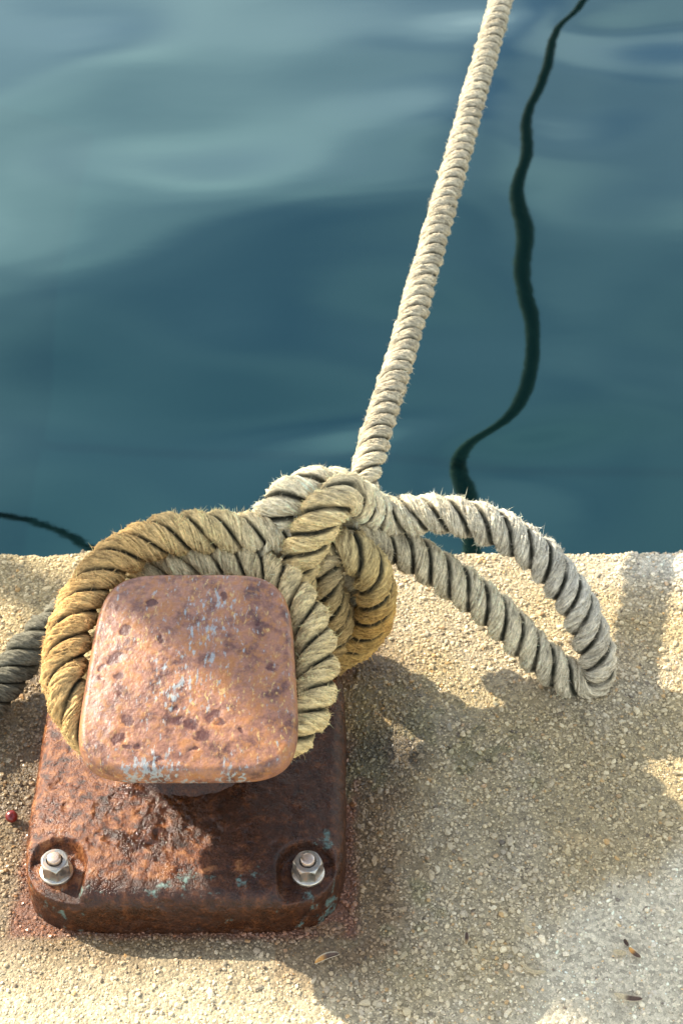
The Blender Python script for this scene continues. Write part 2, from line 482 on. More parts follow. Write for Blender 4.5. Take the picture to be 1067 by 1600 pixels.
sh = smooth(EDGE_Y - .10, EDGE_Y, RY)
VX, VY = GX, RY + sh * edge_shift(GX) + RK * .005 * fbm(np.stack([GX, RZ, RZ], -1), 40, 3, .5, 8)
VZ = RZ + ground_z(GX, RY) * (1 - RK)
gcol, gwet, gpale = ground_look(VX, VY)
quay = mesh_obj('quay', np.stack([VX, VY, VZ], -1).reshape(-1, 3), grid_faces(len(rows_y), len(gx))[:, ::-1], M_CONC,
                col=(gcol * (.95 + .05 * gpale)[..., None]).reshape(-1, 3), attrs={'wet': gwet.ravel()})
tag(quay, kind='structure')

# exposed aggregate set into the concrete
def pebbles(n, rad_m, spread, octa):
    x = rng.uniform(-.38, .75, n); y = rng.uniform(-.42, EDGE_Y + .004, n)
    col, wet, pale = ground_look(x, y)
    inside = (np.abs(x) < .17) & (np.abs(y) < .17)
    keep = (rng.random(n) > pale * .80) & (rng.random(n) > .45 * smooth(.35, .75, wet) * smooth(-.10, .12, fbm(np.stack([x, y, 0 * x], -1), 14, 3, .5, 31) + .06)) & ~inside
    x, y, col, wet, pale = x[keep], y[keep], col[keep], wet[keep], pale[keep]
    n = len(x)
    r = np.clip(rng.lognormal(math.log(rad_m), spread, n), .0009, .0058) * (1 - .25 * pale)
    phi = (1 + 5 ** .5) / 2
    ico = np.array([(-1, phi, 0), (1, phi, 0), (-1, -phi, 0), (1, -phi, 0), (0, -1, phi), (0, 1, phi), (0, -1, -phi), (0, 1, -phi),
                    (phi, 0, -1), (phi, 0, 1), (-phi, 0, -1), (-phi, 0, 1)]) / math.hypot(1, phi)
    f = np.array([(0, 11, 5), (0, 5, 1), (0, 1, 7), (0, 7, 10), (0, 10, 11), (1, 5, 9), (5, 11, 4), (11, 10, 2), (10, 7, 6), (7, 1, 8),
                  (3, 9, 4), (3, 4, 2), (3, 2, 6), (3, 6, 8), (3, 8, 9), (4, 9, 5), (2, 4, 11), (6, 2, 10), (8, 6, 7), (9, 8, 1)])
    if octa:
        ico = np.array([(1, 0, 0), (0, 1, 0), (-1, 0, 0), (0, -1, 0), (0, 0, 1), (0, 0, -1)], float)
        f = np.array([(0, 1, 4), (1, 2, 4), (2, 3, 4), (3, 0, 4), (1, 0, 5), (2, 1, 5), (3, 2, 5), (0, 3, 5)])
    kv = len(ico)
    v = ico[None] * (1 + .28 * rng.uniform(-1, 1, (n, kv, 1)))
    v = v * np.stack([rng.uniform(.8, 1.5, n), rng.uniform(.75, 1.05, n), rng.uniform(.5, .85, n)], -1)[:, None]
    a = rng.uniform(0, 2 * math.pi, n); ca, sa = np.cos(a)[:, None], np.sin(a)[:, None]
    tl = rng.uniform(-.5, .5, n)[:, None]
    X, Y, Z = v[..., 0] * ca - v[..., 1] * sa, v[..., 0] * sa + v[..., 1] * ca, v[..., 2] + tl * v[..., 0] * .5
    v = np.stack([X, Y, Z], -1) * r[:, None, None]
    # sit on the sheet; close to the lip follow its rounding
    lip = EDGE_Y - .012
    k = np.clip((y - lip) / rad, 0, 1)
    gz = ground_z(x, y) * (1 - k) - rad * (1 - np.sqrt(np.clip(1 - k * k, 0, 1)))
    ys = y + smooth(EDGE_Y - .10, EDGE_Y, y) * edge_shift(x)
    v += np.stack([x, ys, gz + r * rng.uniform(-.22, .42, n)], -1)[:, None]
    pal = np.array([(.52, .43, .28), (.46, .385, .26), (.60, .52, .37), (.40, .335, .235), (.48, .32, .15), (.28, .24, .17), (.14, .11, .075), (.46, .31, .17)])
    pc = pal[rng.choice(len(pal), n, p=[.30, .25, .15, .15, .035, .07, .025, .02])] * rng.uniform(.85, 1.15, (n, 1))
    ref = np.array([.385, .305, .175])
    pc = np.clip(pc * np.array([1.05, 1.0, .90]) * (col / ref) ** .85, .015, .82)
    return mesh_obj('exposed_aggregate', v.reshape(-1, 3), (f[None] + kv * np.arange(n)[:, None, None]).reshape(-1, 3), M_PEB, smooth_shade=False,
                    col=np.repeat(pc, kv, 0), attrs={'wet': np.repeat(wet, kv)})
tag(pebbles(38000, .0017, .36, False), kind='stuff')
tag(pebbles(68000, .0012, .25, True), kind='stuff')

# ------------------------------------------------------------------ water
WZ = -0.385
WAVES = []
wr = np.random.default_rng(29)
for lam, slope in ((2.4, .012), (1.5, .014), (1.05, .017), (.78, .017), (.58, .015), (.42, .011), (.30, .006)):
    for _ in range(2):
        ang = wr.normal(0, .55)
        kx, ky = 2 * math.pi / lam * math.sin(ang) * .8, 2 * math.pi / lam * math.cos(ang)
        WAVES.append((slope / math.hypot(kx, ky), kx, ky, wr.uniform(0, 2 * math.pi)))

def base_waves(x, y):
    h = 0 * x; sx = 0 * x; sy = 0 * x
    for a, kx, ky, p in WAVES:
        ph = kx * x + ky * y + p + .5 * np.sin(.9 * x + .7 * y + p)
        h = h + a * np.sin(ph); sx = sx + a * kx * np.cos(ph); sy = sy + a * ky * np.cos(ph)
    return h, sx, sy

# slow cross swell: its x-slope along one winding course is what bends the mirrored mooring line
# SWELL-BEGIN
SWELL = np.array([[0.734, 0.387, 0.0057], [0.756, 0.386, -0.0058], [0.779, 0.386, -0.0169], [0.801, 0.385, -0.0271], [0.824, 0.385, -0.0363], [0.846, 0.385, -0.0447], [0.869, 0.385, -0.0526], [0.891, 0.384, -0.0602], [0.914, 0.381, -0.0677], [0.936, 0.378, -0.0743], [0.959, 0.376, -0.0793], [0.981, 0.375, -0.0821], [1.004, 0.377, -0.0820], [1.027, 0.383, -0.0786], [1.049, 0.393, -0.0711], [1.072, 0.409, -0.0588], [1.094, 0.431, -0.0423], [1.117, 0.455, -0.0247], [1.139, 0.472, -0.0105], [1.162, 0.485, -0.0007], [1.184, 0.495, 0.0055], [1.207, 0.503, 0.0092], [1.229, 0.510, 0.0112], [1.252, 0.516, 0.0119], [1.274, 0.520, 0.0114], [1.297, 0.524, 0.0100], [1.319, 0.528, 0.0082], [1.342, 0.531, 0.0060], [1.365, 0.534, 0.0031], [1.387, 0.535, -0.0008], [1.410, 0.536, -0.0057], [1.432, 0.536, -0.0116], [1.455, 0.534, -0.0185], [1.477, 0.532, -0.0262], [1.500, 0.529, -0.0335], [1.522, 0.528, -0.0394], [1.545, 0.527, -0.0436], [1.567, 0.528, -0.0460], [1.590, 0.530, -0.0468], [1.612, 0.532, -0.0461], [1.635, 0.535, -0.0442], [1.657, 0.539, -0.0418], [1.680, 0.542, -0.0396], [1.703, 0.543, -0.0387], [1.725, 0.542, -0.0393], [1.748, 0.540, -0.0413], [1.770, 0.538, -0.0447], [1.793, 0.537, -0.0490], [1.815, 0.536, -0.0537], [1.838, 0.537, -0.0581], [1.860, 0.540, -0.0616], [1.883, 0.545, -0.0643], [1.905, 0.551, -0.0663], [1.928, 0.557, -0.0678], [1.950, 0.563, -0.0694], [1.973, 0.568, -0.0718], [1.995, 0.572, -0.0754], [2.018, 0.574, -0.0803], [2.041, 0.576, -0.0859], [2.063, 0.577, -0.0917], [2.086, 0.579, -0.0971], [2.108, 0.581, -0.1015], [2.131, 0.585, -0.1048], [2.153, 0.589, -0.1068], [2.176, 0.595, -0.1073], [2.198, 0.601, -0.1066], [2.221, 0.608, -0.1047], [2.243, 0.615, -0.1022], [2.266, 0.622, -0.0993], [2.288, 0.628, -0.0965], [2.311, 0.634, -0.0940], [2.333, 0.639, -0.0919], [2.356, 0.645, -0.0905], [2.379, 0.650, -0.0900], [2.401, 0.654, -0.0905], [2.424, 0.658, -0.0918], [2.446, 0.662, -0.0937], [2.469, 0.666, -0.0957], [2.491, 0.671, -0.0973], [2.514, 0.676, -0.0981], [2.536, 0.683, -0.0979], [2.559, 0.690, -0.0962], [2.581, 0.699, -0.0927], [2.604, 0.711, -0.0872], [2.626, 0.724, -0.0800], [2.649, 0.738, -0.0729], [2.671, 0.750, -0.0673], [2.694, 0.760, -0.0640], [2.717, 0.769, -0.0624], [2.739, 0.777, -0.0615]])
# SWELL-END
def water_h(x, y):
    h, sx, _ = base_waves(x, y)
    xc = np.interp(y, SWELL[:, 0], SWELL[:, 1]); s = np.interp(y, SWELL[:, 0], SWELL[:, 2])
    u = x - xc
    return h + s * u * np.exp(-(u / .22) ** 2)

wx = spaced(-1.3, 2.0, .016, -400, 400, 1.22)
wy = spaced(.30, 3.6, .012, .30, 700, 1.22)
wy = wy[wy >= .30]
WY, WX = np.meshgrid(wy, wx, indexing='ij')
fade = np.exp(-((np.maximum(np.abs(WX) - 4, 0) / 10) ** 2 + (np.maximum(WY - 6, 0) / 12) ** 2))
HH = water_h(WX, WY) * fade
water = mesh_obj('water', np.stack([WX, WY, WZ + HH], -1).reshape(-1, 3), grid_faces(len(wy), len(wx))[:, ::-1], M_WATER)
tag(water, kind='structure')

# ------------------------------------------------------------------ bollard
bollard = empty('mooring_bollard', (0, 0, 0))
tag(bollard, 'rusty iron mooring bollard with rounded square head bolted to the concrete quay', 'bollard')

def superell(th, a, b, n):
    c, s = np.abs(np.cos(th)), np.abs(np.sin(th))
    r = ((c / a) ** n + (s / b) ** n) ** (-1 / n)
    return r * np.cos(th), r * np.sin(th)

NUTS = [(-.1357, -.1445), (.1350, -.1462), (-.1357, .1445), (.1350, .1445)]
def base_plate():
    nt, nr = 560, 150
    th = np.linspace(0, 2 * math.pi, nt, endpoint=False)
    ex, ey = superell(th, .176, .190, 5.8)
    # radial profile: pillow top, rounded shoulder, upright skirt
    u = np.linspace(.0, 1, nr)
    rr = np.where(u < .80, u / .80 * .885, 0); zz = np.zeros(nr)
    a = np.clip((u - .80) / .13, 0, 1) * math.pi / 2
    rr = np.where(u >= .80, .885 + .110 * np.sin(a), rr)
    top = lambda q: .057 + .011 * (1 - (q / .885) ** 2)
    zz = np.where(u < .80, top(rr), .057 - .023 * (1 - np.cos(a)))
    sk = np.clip((u - .93) / .07, 0, 1)
    zz = np.where(u > .93, .034 - .040 * sk, zz); rr = np.where(u > .93, .995 + .010 * sk, rr)
    X = rr[:, None] * ex[None]; Y = rr[:, None] * ey[None]; Z = np.broadcast_to(zz[:, None], X.shape).copy()
    for nx, ny in NUTS:
        dx, dy = X - nx, Y - ny
        s = np.sign(ny)
        # pocket spot-faced for the nut, running out through the shoulder
        d = np.hypot(dx, np.where(dy * s > 0, dy * .35, dy))
        m = smooth(.036, .027, d)
        Z = Z * (1 - m) + np.minimum(Z, .0435) * m
    P = np.stack([X, Y, Z], -1)
    big = fbm(P, 22, 4, .55, 11); fine = fbm(P, 130, 4, .6, 12); pit = fbm(P, 60, 3, .5, 13)
    front = smooth(-.150, -.172, Y + .012 * big)
    sunlit_rust = smooth(.06, -.08, X + .55 * (Y + .06) + .05 * big) * (1 - front)  # sunlit left, shaded right and front put into the rust colour
    scab = smooth(.0, .35, pit + .3 * big) * smooth(.12, .04, np.hypot(X + .05, (Y + .07)))
    gl = smooth(-.15, .25, pit + .5 * big + .15) * smooth(.085, .03, np.hypot((X + .045) * 1.1, (Y + .085) * 1.0) + .03 * big)
    D = .0018 * big + .0011 * fine + .0010 * gl * fine + .0008 * scab * (fine + .4) - .0016 * smooth(.25, .6, pit)
    side = np.clip((rr - .86) / .14, 0, 1)[:, None]
    L = np.maximum(np.hypot(X, Y), 1e-6)
    P[..., 0] += D * side * X / L; P[..., 1] += D * side * Y / L; P[..., 2] += D * (1 - .7 * side)
    paint = smooth(-.140, -.160, Y) * smooth(-.192, -.178, Y) * .45 + smooth(.022, .008, np.hypot(X - .152, Y + .112)) * .75 + .1 * smooth(.5, 1, side + 0 * X)
    f = grid_faces(nr, nt, True)
    return mesh_obj('base_plate', P.reshape(-1, 3), f, M_BASE, bollard, attrs={'sunlit_rust': (np.clip(sunlit_rust - .9 * gl, 0, 1)).ravel(), 'paint': paint.ravel(), 'gloss': gl.ravel()})
base_plate()

def post():
    nt, nr = 160, 60
    th = np.linspace(0, 2 * math.pi, nt, endpoint=False)
    u = np.linspace(0, 1, nr)
    z = .055 + u * .150
    r = .046 + .050 * (1 - u) ** 4 + .018 * u ** 5
    X = r[:, None] * np.cos(th) + .006 * u[:, None]; Y = r[:, None] * np.sin(th) - .010 * u[:, None] + .022; Z = np.broadcast_to(z[:, None], X.shape)
    P = np.stack([X, Y, Z], -1); d = .0015 * fbm(P, 60, 4, .6, 14)
    P[..., 0] += d * np.cos(th); P[..., 1] += d * np.sin(th)
    return mesh_obj('post', P.reshape(-1, 3), grid_faces(nr, nt, True), M_BASE, bollard, attrs={'sunlit_rust': np.zeros(P[..., 0].size), 'paint': np.zeros(P[..., 0].size)})  # post kept in the shaded rust tone throughout
post()

CAP_LOC, CAP_TILT = (.012, -.022, .236), R(13)
def cap():
    nt, nr = 480, 170
    th = np.linspace(0, 2 * math.pi, nt, endpoint=False)
    ex, ey = superell(th, .1105, .1215, 4.9)
    u = np.linspace(0, 1, nr)
    r = np.zeros(nr); z = np.zeros(nr)
    for i, t in enumerate(u):
        if t < .62:                                   # domed top
            r[i] = t / .62 * .915; z[i] = .009 * (1 - (r[i] / .915) ** 2.4)
        elif t < .86:                                 # rolled rim
            a = (t - .62) / .24 * math.pi
            r[i] = .915 + .085 * math.sin(a) ** .85; z[i] = -.017 + .017 * math.cos(a)
        else:                                         # underside drawing in to the post
            k = (t - .86) / .14
            r[i] = .915 - .25 * k; z[i] = -.034 - .008 * k
    X = r[:, None] * ex[None]; Y = r[:, None] * ey[None]; Z = np.broadcast_to(z[:, None], X.shape).copy()
    Y += 0.0; X *= 1 - .075 * np.clip(Y / .12, -1, 1)      # a little narrower at the back
    P = np.stack([X, Y, Z], -1)
    big = fbm(P, 30, 4, .5, 15); fine = fbm(P, 160, 3, .6, 16)
    pit = np.zeros(X.shape); wob = fbm(P, 70, 3, .55, 17)
    spots = [(-.072, .045, .010), (-.080, .010, .013), (-.094, .001, .006), (-.092, -.012, .004), (-.075, -.013, .007), (-.070, -.035, .004),
             (-.064, -.062, .009), (-.068, -.082, .010), (-.060, -.092, .008), (-.050, -.094, .006), (-.010, -.066, .011), (.004, -.070, .011),
             (.018, -.080, .013), (.030, -.056, .012), (.024, -.062, .010), (.036, -.068, .008), (-.012, -.050, .005), (.088, .000, .009),
             (.010, -.096, .005), (-.022, -.106, .006), (.060, -.074, .005), (.030, .085, .008), (-.045, .078, .009), (.070, .050, .006), (-.03, .03, .006)]
    for sx, sy, sr in spots:
        pit = np.maximum(pit, 1 - smooth(.35, 1.25, np.hypot(X + .006 * big + .005 * fine - sx, (Y + .006 * wob + .004 * fine - sy) * 1.15) / (sr * .92)))
    paint = smooth(-.085, -.118, Y) * (.15 + .8 * smooth(.05, .35, big)) + smooth(.055, .01, np.abs(X - .005 - .25 * Y)) * smooth(.10, .05, np.abs(Y - .01)) * .75 \
        + smooth(.03, .01, np.hypot(X + .045, Y + .119)) * .7 + .25 * smooth(.05, .09, Y)
    D = .0009 * big + .0005 * fine - .0013 * pit * (.6 + .6 * (fine + .3))
    P[..., 2] += D
    o = mesh_obj('cap', P.reshape(-1, 3), grid_faces(nr, nt, True), M_CAP, bollard, attrs={'pit': pit.ravel(), 'paint': paint.ravel()})
    o.location = CAP_LOC; o.rotation_euler = (CAP_TILT, 0, 0)
    return o
cap()

def lathe(name, prof, n, mat, parent, corner=None, smooth_shade=True):
    th = np.linspace(0, 2 * math.pi, n, endpoint=False)
    P = []
    for r, z in prof:
        P.append(np.stack([r * np.cos(th), r * np.sin(th), np.full(n, z)], -1))
    P = np.array(P)
    return mesh_obj(name, P.reshape(-1, 3), grid_faces(len(prof), n, True), mat, parent, smooth_shade)

def make_bolt(i, nx, ny, rot):
    # hexagon nut with a chamfered crown, stud end standing through it, washer below
    n = 96
    th = np.linspace(0, 2 * math.pi, n, endpoint=False)
    AF = .0152
    hexr = AF / np.cos((th + math.pi / 6) % (math.pi / 3) - math.pi / 6)
    rows = [(np.full(n, .0088), .0222), (np.full(n, .0095), .0205), (np.full(n, .0138), .0205), (np.minimum(hexr, .0150), .0202), (np.minimum(hexr, .0158), .0193), (np.minimum(hexr, .0166), .0182),
            (np.minimum(hexr, .0176), .0166), (np.minimum(hexr, .0176), .0020), (np.minimum(hexr, .0165), .0)]
    rows = rows[1:]
    P = np.array([np.stack([r * np.cos(th), r * np.sin(th), np.full(n, z)], -1) for r, z in rows])
    nut = mesh_obj('anchor_bolt', P.reshape(-1, 3), grid_faces(len(rows), n, True)[:, ::-1], M_NUT, bollard, False)
    nut.location = (nx, ny, .0475); nut.rotation_euler = (0, 0, rot); nut.scale = (.94, .94, .94)
    s = lathe('stud', [(.0, .0262), (.0050, .0262), (.0072, .0258), (.0080, .0248), (.0080, .021), (.0080, .004)], 40, M_STUD, nut)
    w = lathe('washer', [(.0090, .0005), (.0185, .0005), (.0192, -.0006), (.0192, -.0034), (.0180, -.0042)], 56, M_WASHER, nut)
    w.rotation_euler = (R(-2), R(2), 0)
    return nut
for i, (nx, ny) in enumerate(NUTS):
    make_bolt(i, nx, ny, (R(12), R(30), R(5), R(44))[i])

# ------------------------------------------------------------------ ropes
def resample(pts, ds):
    p = np.array(pts, dtype=float)
    q = np.vstack([2 * p[0] - p[1], p, 2 * p[-1] - p[-2]])
    out = []
    for i in range(1, len(q) - 2):
        p0, p1, p2, p3 = q[i - 1:i + 3]
        # centripetal Catmull-Rom
        t0 = 0.0; t1 = t0 + max(np.linalg.norm(p1 - p0), 1e-6) ** .5; t2 = t1 + max(np.linalg.norm(p2 - p1), 1e-6) ** .5; t3 = t2 + max(np.linalg.norm(p3 - p2), 1e-6) ** .5
        t = np.linspace(t1, t2, 60, endpoint=False)[:, None]
        a1 = (t1 - t) / (t1 - t0) * p0 + (t - t0) / (t1 - t0) * p1
        a2 = (t2 - t) / (t2 - t1) * p1 + (t - t1) / (t2 - t1) * p2
        a3 = (t3 - t) / (t3 - t2) * p2 + (t - t2) / (t3 - t2) * p3
        b1 = (t2 - t) / (t2 - t0) * a1 + (t - t0) / (t2 - t0) * a2
        b2 = (t3 - t) / (t3 - t1) * a2 + (t - t1) / (t3 - t1) * a3
        out.append((t2 - t) / (t2 - t1) * b1 + (t - t1) / (t2 - t1) * b2)
    c = np.vstack(out + [p[-1:]])
    for _ in range(2):
        c[1:-1] = .25 * c[:-2] + .5 * c[1:-1] + .25 * c[2:]
    L = np.concatenate([[0], np.cumsum(np.linalg.norm(np.diff(c, axis=0), axis=1))])
    n = max(8, int(L[-1] / ds))
    s = np.linspace(0, L[-1], n)
    return np.stack([np.interp(s, L, c[:, k]) for k in range(3)], -1), s

def frames(c):
    T = np.gradient(c, axis=0); T /= np.linalg.norm(T, axis=1)[:, None]
    N = np.zeros_like(T)
    v = np.cross(T[0], [0, 0, 1.0]); v /= np.linalg.norm(v); N[0] = v
    for i in range(1, len(T)):
        v = v - T[i] * np.dot(v, T[i]); v /= np.linalg.norm(v); N[i] = v
    return T, N, np.cross(T, N)

def rope_part(part_name, pts, D, pitch, colf, parent, fuzz=30000, flen=.0038, fwid=.00050, phase=0.0, m=29, lobes=3, seed=0, grime_shade=(.72, .95, .72), depth=.42, ds=None, hand=1):
    """A laid rope: a core, its strands (one mesh each) and the loose fibres standing off them."""
    r0 = np.random.default_rng(100 + seed)
    c, s = resample(pts, ds or D / 34)
    T, N, B = frames(c)
    Rr = D / 2 * (1 + .03 * fbm(np.stack([s, 0 * s, 0 * s], -1), 14, 2, .5, seed + 1))
    twist = hand * 2 * math.pi * (s / pitch + .06 * fbm(np.stack([s, 0 * s, 0 * s], -1), 9, 2, .5, seed + 2)) + phase
    half = math.pi / lobes
    nt = 12
    th = np.linspace(0, 2 * math.pi, nt, endpoint=False)
    core_r = Rr * (1 - depth - .04)
    cv = c[:, None] + core_r[:, None, None] * (np.cos(th)[None, :, None] * N[:, None] + np.sin(th)[None, :, None] * B[:, None])
    core = mesh_obj(part_name, cv.reshape(-1, 3), grid_faces(len(c), nt, True), M_ROPE, parent, col=np.repeat(colf(s / s[-1], c) * .8, nt, 0), uv=np.zeros((len(c) * nt, 2)))
    fv, fc = [], []
    v = np.linspace(-1, 1, m)
    for k in range(lobes):
        th = (twist + 2 * half * k)[:, None] + v[None] * half
        prof = (1 - depth) + depth * np.sqrt(np.clip(1 - np.abs(v) ** 2.0 * .995, 0, 1))
        rad_ = Rr[:, None] * prof[None]
        nrm = np.cos(th)[..., None] * N[:, None] + np.sin(th)[..., None] * B[:, None]
        P = c[:, None] + rad_[..., None] * nrm
        nz = fbm(P, 190, 3, .6, seed + 5 + k) * .0024 + fbm(P, 45, 2, .5, seed + 6 + k) * .0020
        slant = math.hypot(1, 2 * math.pi * D * .4 / pitch)
        uu = np.broadcast_to((s * slant)[:, None], th.shape); vv = np.broadcast_to(v[None] * D * .45, th.shape)
        ya, yb = uu * .62 + vv * .78, -uu * .78 + vv * .62
        yarn = fbm(np.stack([ya * 85, yb * 420, 0 * ya + k * 7.1], -1), 1.0, 2, .5, seed + 3)
        tuft = np.clip(fbm(P, 300, 2, .5, seed + 21), 0, 1)
        nz = nz + .0030 * (D / .05) * yarn + .0016 * tuft
        P = P + (nz * (1 - np.abs(v)[None] ** 3))[..., None] * nrm
        uv = np.stack([np.broadcast_to((s * slant)[:, None], th.shape) + k * .37, np.broadcast_to(v[None] * D * .33, th.shape)], -1)
        cc = np.repeat(colf(s / s[-1], c)[:, None], m, 1)
        blot = fbm(P, 28, 3, .55, seed + 9)
        cc = cc * (1 + .22 * blot[..., None] + .75 * yarn[..., None])
        # dirt between the strands, plus groove shade put into the colour
        cc = lerp(cc, np.array([.030, .030, .018]), smooth(grime_shade[0], grime_shade[1], np.abs(v))[None] * np.clip(grime_shade[2] + .8 * fbm(P, 60, 2, .5, seed + 12), .2, .95) * np.ones_like(blot))
        mesh_obj('strand', P.reshape(-1, 3), grid_faces(len(c), m), M_ROPE, core, col=np.clip(cc, .01, .85).reshape(-1, 3), uv=uv.reshape(-1, 2))
        # fibres
        nf = int(fuzz * s[-1] / lobes)
        i = r0.integers(0, len(c), nf); j = np.clip((m / 2 + r0.normal(0, m * .26, nf)).astype(int), 1, m - 2)
        b = P[i, j]; n_ = nrm[i, j]; t_ = T[i]; q_ = np.cross(n_, t_)
        g1, g2, g3 = vnoise(b * 260 + 3.3), vnoise(b * 260 + 57.1), vnoise(b * 120 + 91.7)
        d = n_ * (.45 + .45 * g3 + r0.uniform(-.2, .25, nf))[:, None] + t_ * (1.3 * g1 + r0.normal(0, .28, nf))[:, None] + q_ * (-.3 + 1.3 * g2 + r0.normal(0, .28, nf))[:, None]
        d /= np.linalg.norm(d, axis=1)[:, None]
        ln = (np.clip(r0.exponential(flen * .45, nf) + flen * .45, .0012, flen * 2.6) * (1 + .8 * g3))[:, None]
        bend = r0.normal(0, .35, (nf, 3))
        w = np.cross(d, r0.normal(0, 1, (nf, 3))); w /= np.linalg.norm(w, axis=1)[:, None]; w *= fwid * r0.uniform(.6, 1.2, (nf, 1))
        b = b - n_ * .0004
        mid = b + d * ln * .55; tip = b + d * ln + bend * ln * .4
        fv.append(np.stack([b - w / 2, b + w / 2, mid + w * .4, mid - w * .4, tip], 1))
        fc.append(np.repeat(np.clip(cc[i, j] * r0.uniform(.9, 1.6, (nf, 1)) + .04, .02, .85)[:, None], 5, 1))
    V = np.concatenate(fv); C = np.concatenate(fc); n = len(V)
    tri = np.array([(0, 1, 2), (0, 2, 3), (3, 2, 4)])
    fz = mesh_obj('fibre_fuzz', V.reshape(-1, 3), (tri[None] + 5 * np.arange(n)[:, None, None]).reshape(-1, 3), M_FUZZ, core, False, col=C.reshape(-1, 3))
    tag(fz, kind='stuff')
    return core

def cols(*stops):
    ps = [a for a, _ in stops]; cs = np.array([b for _, b in stops])
    return lambda u, c: np.stack([np.interp(u, ps, cs[:, k]) for k in range(3)], -1)

GOLD, STRAW, PALE, RUSTY, GREY = (.57, .36, .14), (.66, .49, .23), (.73, .61, .39), (.46, .25, .07), (.46, .39, .25)
rope = empty('mooring_rope', (.15, .18, 0))
tag(rope, 'thick frayed golden rope wound around the bollard and knotted with a loose loop beside it', 'rope')
M0 = Matrix.Translation((-.15, -.18, 0))
def under(o, parent_loc):
    o.matrix_parent_inverse = Matrix.Translation([-v for v in parent_loc])

RL = (.15, .18, 0)
for nm, key, D, pit, cf, ph, sd in (
    ('bollard_turn', 'bollard_turns', .0495, .094, cols((0, PALE), (.06, STRAW), (.13, GOLD), (.25, (.56, .34, .13)), (.36, (.60, .43, .20)), (.45, STRAW), (.62, (.66, .50, .25)), (.74, (.68, .55, .32)), (1, STRAW)), .4, 1),
    ('knot_back', 'knot_back', .0500, .090, cols((0, PALE), (.5, PALE), (1, PALE)), 1.2, 2),
    ('slip_loop', 'knot_bight', .0480, .086, cols((0, GOLD), (.06, STRAW), (.14, STRAW), (.22, PALE), (.5, (.58, .52, .40)), (.62, (.56, .47, .32)), (.8, PALE), (1, GREY)), .2, 3),
    ('knot_turn', 'knot_turn', .0480, .086, cols((0, GREY), (.35, (.52, .38, .16)), (.6, (.50, .29, .08)), (1, (.50, .31, .10))), 2.0, 4),
    ('knot_core', 'knot_inner', .0440, .082, cols((0, GREY), (.4, (.42, .30, .13)), (1, RUSTY)), .9, 5),
    ('knot_under', 'knot_under', .0480, .086, cols((0, GREY), (1, (.36, .28, .14))), .3, 6)):
    o = rope_part(nm, PATHS[key], D, pit, cf, rope, phase=ph, seed=sd * 10, grime_shade=(.68, .93, .85) if nm == 'bollard_turn' else (.60, .86, 1.0))
    under(o, RL)

TL = tuple(PATHS['taut'][1])
line = empty('mooring_line', TL)
tag(line, 'taut off white mooring line running from the knot out over the water', 'rope')
o = rope_part('line_core', PATHS['taut'][:6], .0365, .064, cols((0, PALE), (.1, (.47, .40, .27)), (1, (.47, .41, .29))), line, fuzz=22000, flen=.0026, fwid=.00042, seed=60, grime_shade=(.62, .95, .60), depth=.34, ds=.0016)
under(o, TL)
o = rope_part('line_core', PATHS['taut'][5:], .0405, .060, cols((0, (.50, .46, .36)), (.06, (.22, .20, .15)), (1, (.20, .18, .14))), line, fuzz=60, flen=.003, seed=61, depth=.24, ds=.010)  # unseen stretch: dark put into its colour to blacken the reflection
under(o, TL)

GL = tuple(PATHS['grey'][2])
grey = empty('grey_rope', GL)
tag(grey, 'weathered grey rope lying on the quay at the left of the bollard', 'rope')
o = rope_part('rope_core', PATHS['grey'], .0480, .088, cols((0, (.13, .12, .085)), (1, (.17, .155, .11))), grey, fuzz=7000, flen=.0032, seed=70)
under(o, GL)

# ------------------------------------------------------------------ added boat out of view, its canvas shaped to shade the cap and quay
boat = empty('added_shade_boat', (-2.9, 1.75, WZ))
tag(boat, 'unseen white open boat added with a canvas sheet to shade cap and quay', 'boat')
M_HULL = mat_plain('added_boat_paint', (.74, .73, .68), .35, .10, 30)
M_WOOD = mat_plain('added_boat_timber', (.26, .15, .07), .5, .35, 90)
M_CANVAS = mat_plain('added_canvas', (.50, .44, .33), .9, .15, 220)
def boat_hull():
    nu, nv = 40, 15
    u = np.linspace(-1, 1, nu)[:, None]; v = np.linspace(-1, 1, nv)[None]
    beam = .85 * np.clip(1 - np.clip(u, -.2, 1) ** 2 * .0 - np.clip(u - .0, 0, 1) ** 2.2, .02, 1) * (1 - .18 * np.clip(-u, 0, 1) ** 2)
    sheer = .42 + .16 * np.clip(u, 0, 1) ** 2
    a = np.abs(v) ** .8
    X = np.sign(v) * beam * np.sin(a * math.pi / 2); Yh = u * 2.0 + 0 * v; Zh = -.22 + (sheer + .22) * (1 - np.cos(a * math.pi / 2)) + 0 * u
    P = np.stack([X + 0 * u, Yh, Zh], -1)
    turn = lambda q: np.stack([-q[..., 1], q[..., 0], q[..., 2]], -1)
    inn = P * np.array([.93, .985, 1]) + np.array([0, 0, .03]); inn[:, 0] = P[:, 0] * .94; inn[:, -1] = P[:, -1] * .94; inn[:, 0, 2] = P[:, 0, 2]; inn[:, -1, 2] = P[:, -1, 2]
    k = nu * nv; f = grid_faces(nu, nv); idx = np.arange(k).reshape(nu, nv); fs = [f, f[:, ::-1] + k]
    for e in (idx[:, 0], idx[:, -1][::-1], idx[0][::-1], idx[-1]):
        fs.append(np.stack([e[:-1], e[1:], e[1:] + k, e[:-1] + k], -1))
    return mesh_obj('added_hull', np.concatenate([turn(P).reshape(-1, 3), turn(inn).reshape(-1, 3)]), np.concatenate(fs), M_HULL, boat)
boat_hull()
